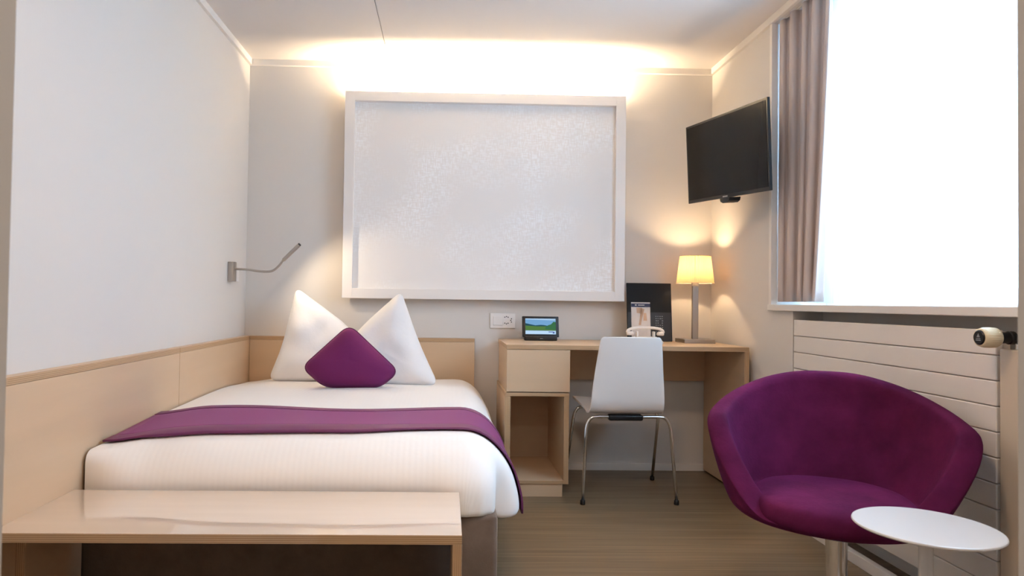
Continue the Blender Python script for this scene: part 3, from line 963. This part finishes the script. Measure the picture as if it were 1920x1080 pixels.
# ================================================================== television on the right wall
TVC, tyaw, ttilt = Vector((1.416, 3.465, 1.770)), -1.402, 0.0765
Rt = Matrix.Rotation(tyaw, 3, 'Z') @ Matrix.Rotation(ttilt, 3, 'X') @ Matrix.Rotation(0.052, 3, 'Y')
TV = thing('television', 'black flat screen television angled out from the right wall', 'television', TVC)
def tvp(u, v, w):
    return TVC + Rt @ Vector((u, -w, v))
TW, TH = 0.730, 0.43
obj('casing', slab(-TW / 2, TW / 2, -TH / 2, TH / 2, -0.014, 0.0, tvp), m_black, TV, bevel=0.002)
obj('back_cover', slab(-TW / 2 + 0.07, TW / 2 - 0.07, -TH / 2 + 0.04, TH / 2 - 0.05, -0.036, -0.0142, tvp), m_black, TV, bevel=0.006, seg=3)
obj('screen', slab(-TW / 2 + 0.012, TW / 2 - 0.012, -TH / 2 + 0.018, TH / 2 - 0.012, 0.0, 0.0012, tvp), m_screen, TV)
bm = bmesh.new()
prof_ = [(-0.045, -0.004), (-0.040, -0.018), (-0.02, -0.026), (0.02, -0.026), (0.038, -0.018), (0.045, -0.004), (0.045, 0.0), (-0.045, 0.0)]
rows = [[tvp(u, -TH / 2 + v, w) for u, v in prof_] for w in (0.004, -0.06)]
V = grid(bm, rows, wrap=True); bm.faces.new(V[0]); bm.faces.new(list(reversed(V[1])))
obj('sensor_pod', bm, m_black, TV, bevel=0.002)
obj('logo_mark', slab(-0.022, 0.022, -TH / 2 + 0.004, -TH / 2 + 0.011, 0.0, 0.0008, tvp), m_grey, TV)
bm = bmesh.new()
slab(-0.10, 0.10, -0.10, 0.10, -0.045, -0.035, tvp, bm=bm)
obj('mount_plate', bm, m_black, TV)
a0 = tvp(0, 0, -0.045)
obj('mount_arm', tube(bmesh.new(), [a0, Vector((WR - 0.001, a0.y, a0.z))], 0.016, 12), m_black, TV)

# ================================================================== curtains
def drape(y0, y1, x, z0, z1, pleats, amp, n, shift=None, seed=0, xs_=None):
    rnd = random.Random(seed)
    ph = [rnd.uniform(0, 6.28) for _ in range(4)]
    rows = []
    for k in range(25):
        v = k / 24
        z = z1 + (z0 - z1) * v
        row = []
        for i in range(n + 1):
            s = i / n
            y = y0 + (y1 - y0) * s
            a = s * pleats * 2 * PI + ph[0]
            xx = x + amp * (math.sin(a) + 0.35 * math.sin(a * 0.5 + ph[1]) + 0.2 * math.sin(2 * a + ph[2] + v)) * (0.8 + 0.3 * v)
            xx += xs_(s) if xs_ else 0
            yy = y + amp * 0.45 * math.sin(a * 2 + ph[3]) + (shift(s, v) if shift else 0)
            row.append(Vector((xx, yy, z)))
        rows.append(row)
    bm = bmesh.new(); grid(bm, rows)
    return bm
CT = obj('curtain', drape(3.326, 2.865, 1.640, 1.022, 2.40, 4.6, 0.022, 150, shift=lambda s, v: s * s * 0.11 * v ** 1.3, seed=4, xs_=lambda s: -0.024 * (1 - sm(0.0, 0.12, s))), m_curtain, smooth=True, solid=0.003)
tag(CT, 'taupe grey pleated curtain gathered at the left of the window', 'curtain')
def gather(s, v):
    """the first tenth of the cloth is bunched in overlapping folds beside the taupe curtain"""
    t = min(1.0, s / 0.16)
    y_lin = -1.84 * s
    bunch = -0.27 * t - (0.06 * v) * t + 0.075 * math.sin(t * 9 * 2 * PI) * (1 - sm(0.8, 1.0, t))
    rest = -(1.84 - 0.27) * max(0.0, s - 0.16) / 0.84 - 0.06 * v * (1 - max(0.0, s - 0.16) / 0.84) * (1 if s > 0.16 else 0)
    return (bunch if s <= 0.16 else -0.27 + rest) - y_lin
SH = obj('sheer_curtain', drape(3.25, 1.42, 1.745, 1.016, 2.40, 17, 0.014, 560, seed=8, shift=gather), m_sheer, smooth=True)
tag(SH, 'white sheer voile curtain glowing across the window', 'sheer curtain')
obj_rail = tag(obj('curtain_rail', B((1.632, 1.648, WY0 + 0.01, WY1 - 0.01, 2.40, 2.404), (1.735, 1.755, WY0 + 0.01, WY1 - 0.01, 2.40, 2.404)), m_white), 'white double curtain rail under the window lintel', 'curtain rail')

# ================================================================== radiator
RA = thing('radiator', 'wide white panel radiator with horizontal grooves under the window', 'radiator', (1.64, 2.53, 0.12))
RY0_, RY1_, RZ0, RZ1 = 1.952, 3.112, 0.120, 0.940
np_ = 11
hz = (RZ1 - RZ0) / np_
RX = WR - 0.006
for k in range(np_):
    obj('front_panel', B((RX, RX + 0.022, RY0_, RY1_, RZ0 + k * hz + 0.0012, RZ0 + (k + 1) * hz - 0.0012)), m_radiator, RA, bevel=0.003, seg=2)
obj('back_plate', B((RX + 0.0225, RX + 0.045, RY0_ + 0.004, RY1_ - 0.004, RZ0 + 0.004, RZ1 - 0.006)), m_radiator, RA)
for y in (2.25, 2.85):
    obj('bracket', B((RX + 0.0455, WR + 0.139, y, y + 0.03, 0.3, 0.8)), m_radiator, RA)
PC = tag(obj('pipe_cover', B((RX, RX + 0.06, 1.868, 1.940, 0.0, 0.885)), m_pipe, bevel=0.003), 'tall beige pipe cover strip at the right end of the radiator', 'pipe cover')
VK = thing('radiator_valve', 'cream ribbed radiator thermostat knob with black cap', 'radiator valve', (1.55, 1.905, 0.92))
vz, vy = 0.919, 1.905
bm = bmesh.new(); rows = []
for r, h in ((0.021, 1.515), (0.0255, 1.517), (0.028, 1.528), (0.0285, 1.545), (0.0275, 1.560), (0.024, 1.566), (0.015, 1.568)):
    row = []
    for k in range(144):
        a = 2 * PI * k / 144
        rib = 0.0008 * math.cos(a * 36) if 1.52 < h < 1.562 else 0
        row.append(Vector((h, vy + (r + rib) * math.cos(a), vz + (r + rib) * math.sin(a))))
    rows.append(row)
V = grid(bm, rows, wrap=True); bm.faces.new(V[0]); bm.faces.new(list(reversed(V[-1])))
kn = obj('knob', bm, m_cream, VK, smooth=True)
cap = obj('end_cap', lathe(bmesh.new(), [(0.0, 0), (0.018, 0.0), (0.0212, 0.003), (0.0215, 0.006)], (1.5115, vy, vz), 40, 'X'), m_black, VK)
bm = bmesh.new()
def capq(pts):
    vs0 = [bm.verts.new((1.5112, vy + u, vz + v)) for u, v in pts]; vs1 = [bm.verts.new((1.5118, vy + u, vz + v)) for u, v in pts]
    bm.faces.new(vs0); bm.faces.new(list(reversed(vs1)))
    for i in range(len(pts)):
        j = (i + 1) % len(pts); bm.faces.new((vs0[i], vs1[i], vs1[j], vs0[j]))
capq([(-0.006, 0.001), (0.006, 0.001), (0.0, 0.012)]); capq([(-0.008, -0.004), (0.008, -0.004), (0.008, -0.002), (-0.008, -0.002)]); capq([(-0.009, -0.009), (0.009, -0.009), (0.009, -0.0065), (-0.009, -0.0065)])
obj('cap_mark', bm, m_grey, cap)
obj('valve_neck', lathe(bmesh.new(), [(0.013, 0), (0.016, 0.002), (0.016, 0.03), (0.019, 0.032), (0.019, 0.045)], (1.567, vy, vz), 24, 'X'), m_black, VK, smooth=False)
obj('valve_pipe', tube(bmesh.new(), [(1.630, vy, vz), (1.630, vy, 0.87)], 0.008, 12), m_chrome, VK)

# ================================================================== purple tub armchair
AC = Vector((1.188, 2.05, 0))
afac = math.radians(24)        # faces the camera's side of the room
AR = thing('armchair', 'purple velvet tub armchair on chrome column by radiator', 'armchair', AC)
def acp(x, y, z):
    c, s = math.cos(afac), math.sin(afac)
    # local -y is the front; turn it towards -x
    return Vector((AC.x + x * c + y * s, AC.y - x * s + y * c, z))
def rim(phi):
    """phi = 0 at the back, pi at the front -> (height, radius x-scale, radius y-scale)"""
    a = abs(phi)
    z = 0.778 - 0.130 * sm(0.1, 1.75, a) - 0.251 * sm(1.50, 2.45, a)
    return z
bm = bmesh.new()
NP = 72
NR = 14
cen = bm.verts.new(acp(0, 0, 0.386))
rings = []
for k in range(1, NR + 1):
    row = []
    for i in range(NP):
        phi = -PI + 2 * PI * i / NP
        a = abs(phi)
        zr = rim(phi)
        # base ellipse and rim ellipse
        bx, by = 0.250, 0.236
        rx = 0.348
        ryb = 0.335 if a < PI / 2 else 0.30
        f = k / NR
        if f <= 0.35:
            q = f / 0.35
            rr = q
            x = bx * rr * math.sin(phi) - 0.02 * q; y = by * rr * math.cos(phi)
            z = 0.386 + 0.006 * q ** 3
        else:
            q = (f - 0.35) / 0.65
            t_ = (zr - 0.392) / (0.72 - 0.392)         # how far up the flared wall the rim stands
            h = q * t_
            # wall profile: leaves the base curving outwards, straightens above
            g = 1 - (1 - min(1, h)) ** 1.7 if h < 1 else 1 + (h - 1) * 0.15
            x = (bx + (rx - bx) * g) * math.sin(phi) - 0.02 * max(0, 1 - g)
            y = (by + (ryb - by) * g) * math.cos(phi)
            z = 0.392 + (zr - 0.392) * q
        row.append(bm.verts.new(acp(x, y, z)))
    rings.append(row)
for i in range(NP):
    bm.faces.new((cen, rings[0][i], rings[0][(i + 1) % NP]))
for k in range(NR - 1):
    for i in range(NP):
        j = (i + 1) % NP
        bm.faces.new((rings[k][i], rings[k + 1][i], rings[k + 1][j], rings[k][j]))
sh_ = obj('shell', bm, m_velvet, AR, smooth=True, solid=0.064, subsurf=2, solid_off=0.0)
sh_.modifiers['solidify'].use_rim = True
# seat cushion
bm = bmesh.new(); rows = []
for r, z in ((0.0, 0.372), (0.6, 0.372), (0.92, 0.374), (0.98, 0.382), (1.0, 0.402), (0.985, 0.428), (0.93, 0.444), (0.75, 0.453), (0.4, 0.457), (0.0, 0.458)):
    row = []
    for i in range(64):
        a = 2 * PI * i / 64
        s_, c_ = math.sin(a), math.cos(a)
        n_ = 2.3
        rad = 1 / ((abs(s_) / 0.222) ** n_ + (abs(c_) / 0.240) ** n_) ** (1 / n_)
        rr = max(1e-4, rad * r)
        row.append(acp(rr * s_ - 0.018, rr * c_ - 0.045, z))
    rows.append(row)
V = grid(bm, rows, wrap=True); bm.faces.new(V[0]); bm.faces.new(list(reversed(V[-1])))
obj('seat_cushion', bm, m_velvet, AR, smooth=True, subsurf=1)
bm = bmesh.new(); lathe(bm, [(0.05, 0), (0.16, 0.0), (0.175, 0.006), (0.175, 0.014), (0.05, 0.016)], (AC.x, AC.y, 0.340), 48)
obj('seat_plate', bm, m_black, AR, smooth=False)
obj('column', lathe(bmesh.new(), [(0.030, 0), (0.030, 0.317)], (AC.x, AC.y, 0.022), 32), m_chrome, AR, smooth=False)
obj('foot_disc', lathe(bmesh.new(), [(0.225, 0), (0.225, 0.006), (0.21, 0.012), (0.06, 0.022), (0.03, 0.03)], (AC.x, AC.y, 0.0), 64), m_chrome, AR, smooth=False)

# ================================================================== round side table
TX, TY, TZ = 1.128, 1.58, 0.492
ST = thing('side_table', 'small round white side table in front of the purple armchair', 'side table', (TX, TY, 0))
obj('table_top', lathe(bmesh.new(), [(0.0, 0), (0.140, 0.0), (0.150, 0.003), (0.1525, 0.006), (0.1515, 0.009), (0.149, 0.010), (0.0, 0.010)], (TX, TY, TZ - 0.010), 96), m_table, ST, smooth=False, bevel=0)
obj('pole', lathe(bmesh.new(), [(0.015, 0), (0.015, TZ - 0.022)], (TX, TY, 0.012), 24), m_table, ST)
obj('foot_disc', lathe(bmesh.new(), [(0.13, 0), (0.13, 0.006), (0.12, 0.010), (0.015, 0.012)], (TX, TY, 0.0), 64), m_table, ST)

# ================================================================== added fill lamp, unseen, brightens the room from above the entrance end
KX, KY = 0.15, 1.25
CL = thing('added_fill_light', 'added unseen fill light in a round white housing near the entrance end of the room', 'fill light', (KX, KY, H))
obj('fill_light_housing', lathe(bmesh.new(), [(0.16, 0), (0.17, 0.02), (0.17, 0.05)], (KX, KY, H - 0.0505), 40), m_white, CL)
o = light('room_fill_lamp', 'AREA', (KX, KY, H - 0.06), 11.0, (1.0, 0.69, 0.44), shape='DISK', size=0.32)
KX2, KY2 = 0.1, -0.5
CL2 = thing('added_fill_light', 'added unseen fill light in a round white housing in the entrance hall', 'fill light', (KX2, KY2, H))  # second added lamp, out of view, brightens the wall edges beside the opening
obj('fill_light_housing', lathe(bmesh.new(), [(0.16, 0), (0.17, 0.02), (0.17, 0.05)], (KX2, KY2, H - 0.0505), 40), m_white, CL2)
o = light('entrance_fill_lamp', 'AREA', (KX2, KY2, H - 0.06), 8.5, (1.0, 0.92, 0.84), shape='DISK', size=0.32)
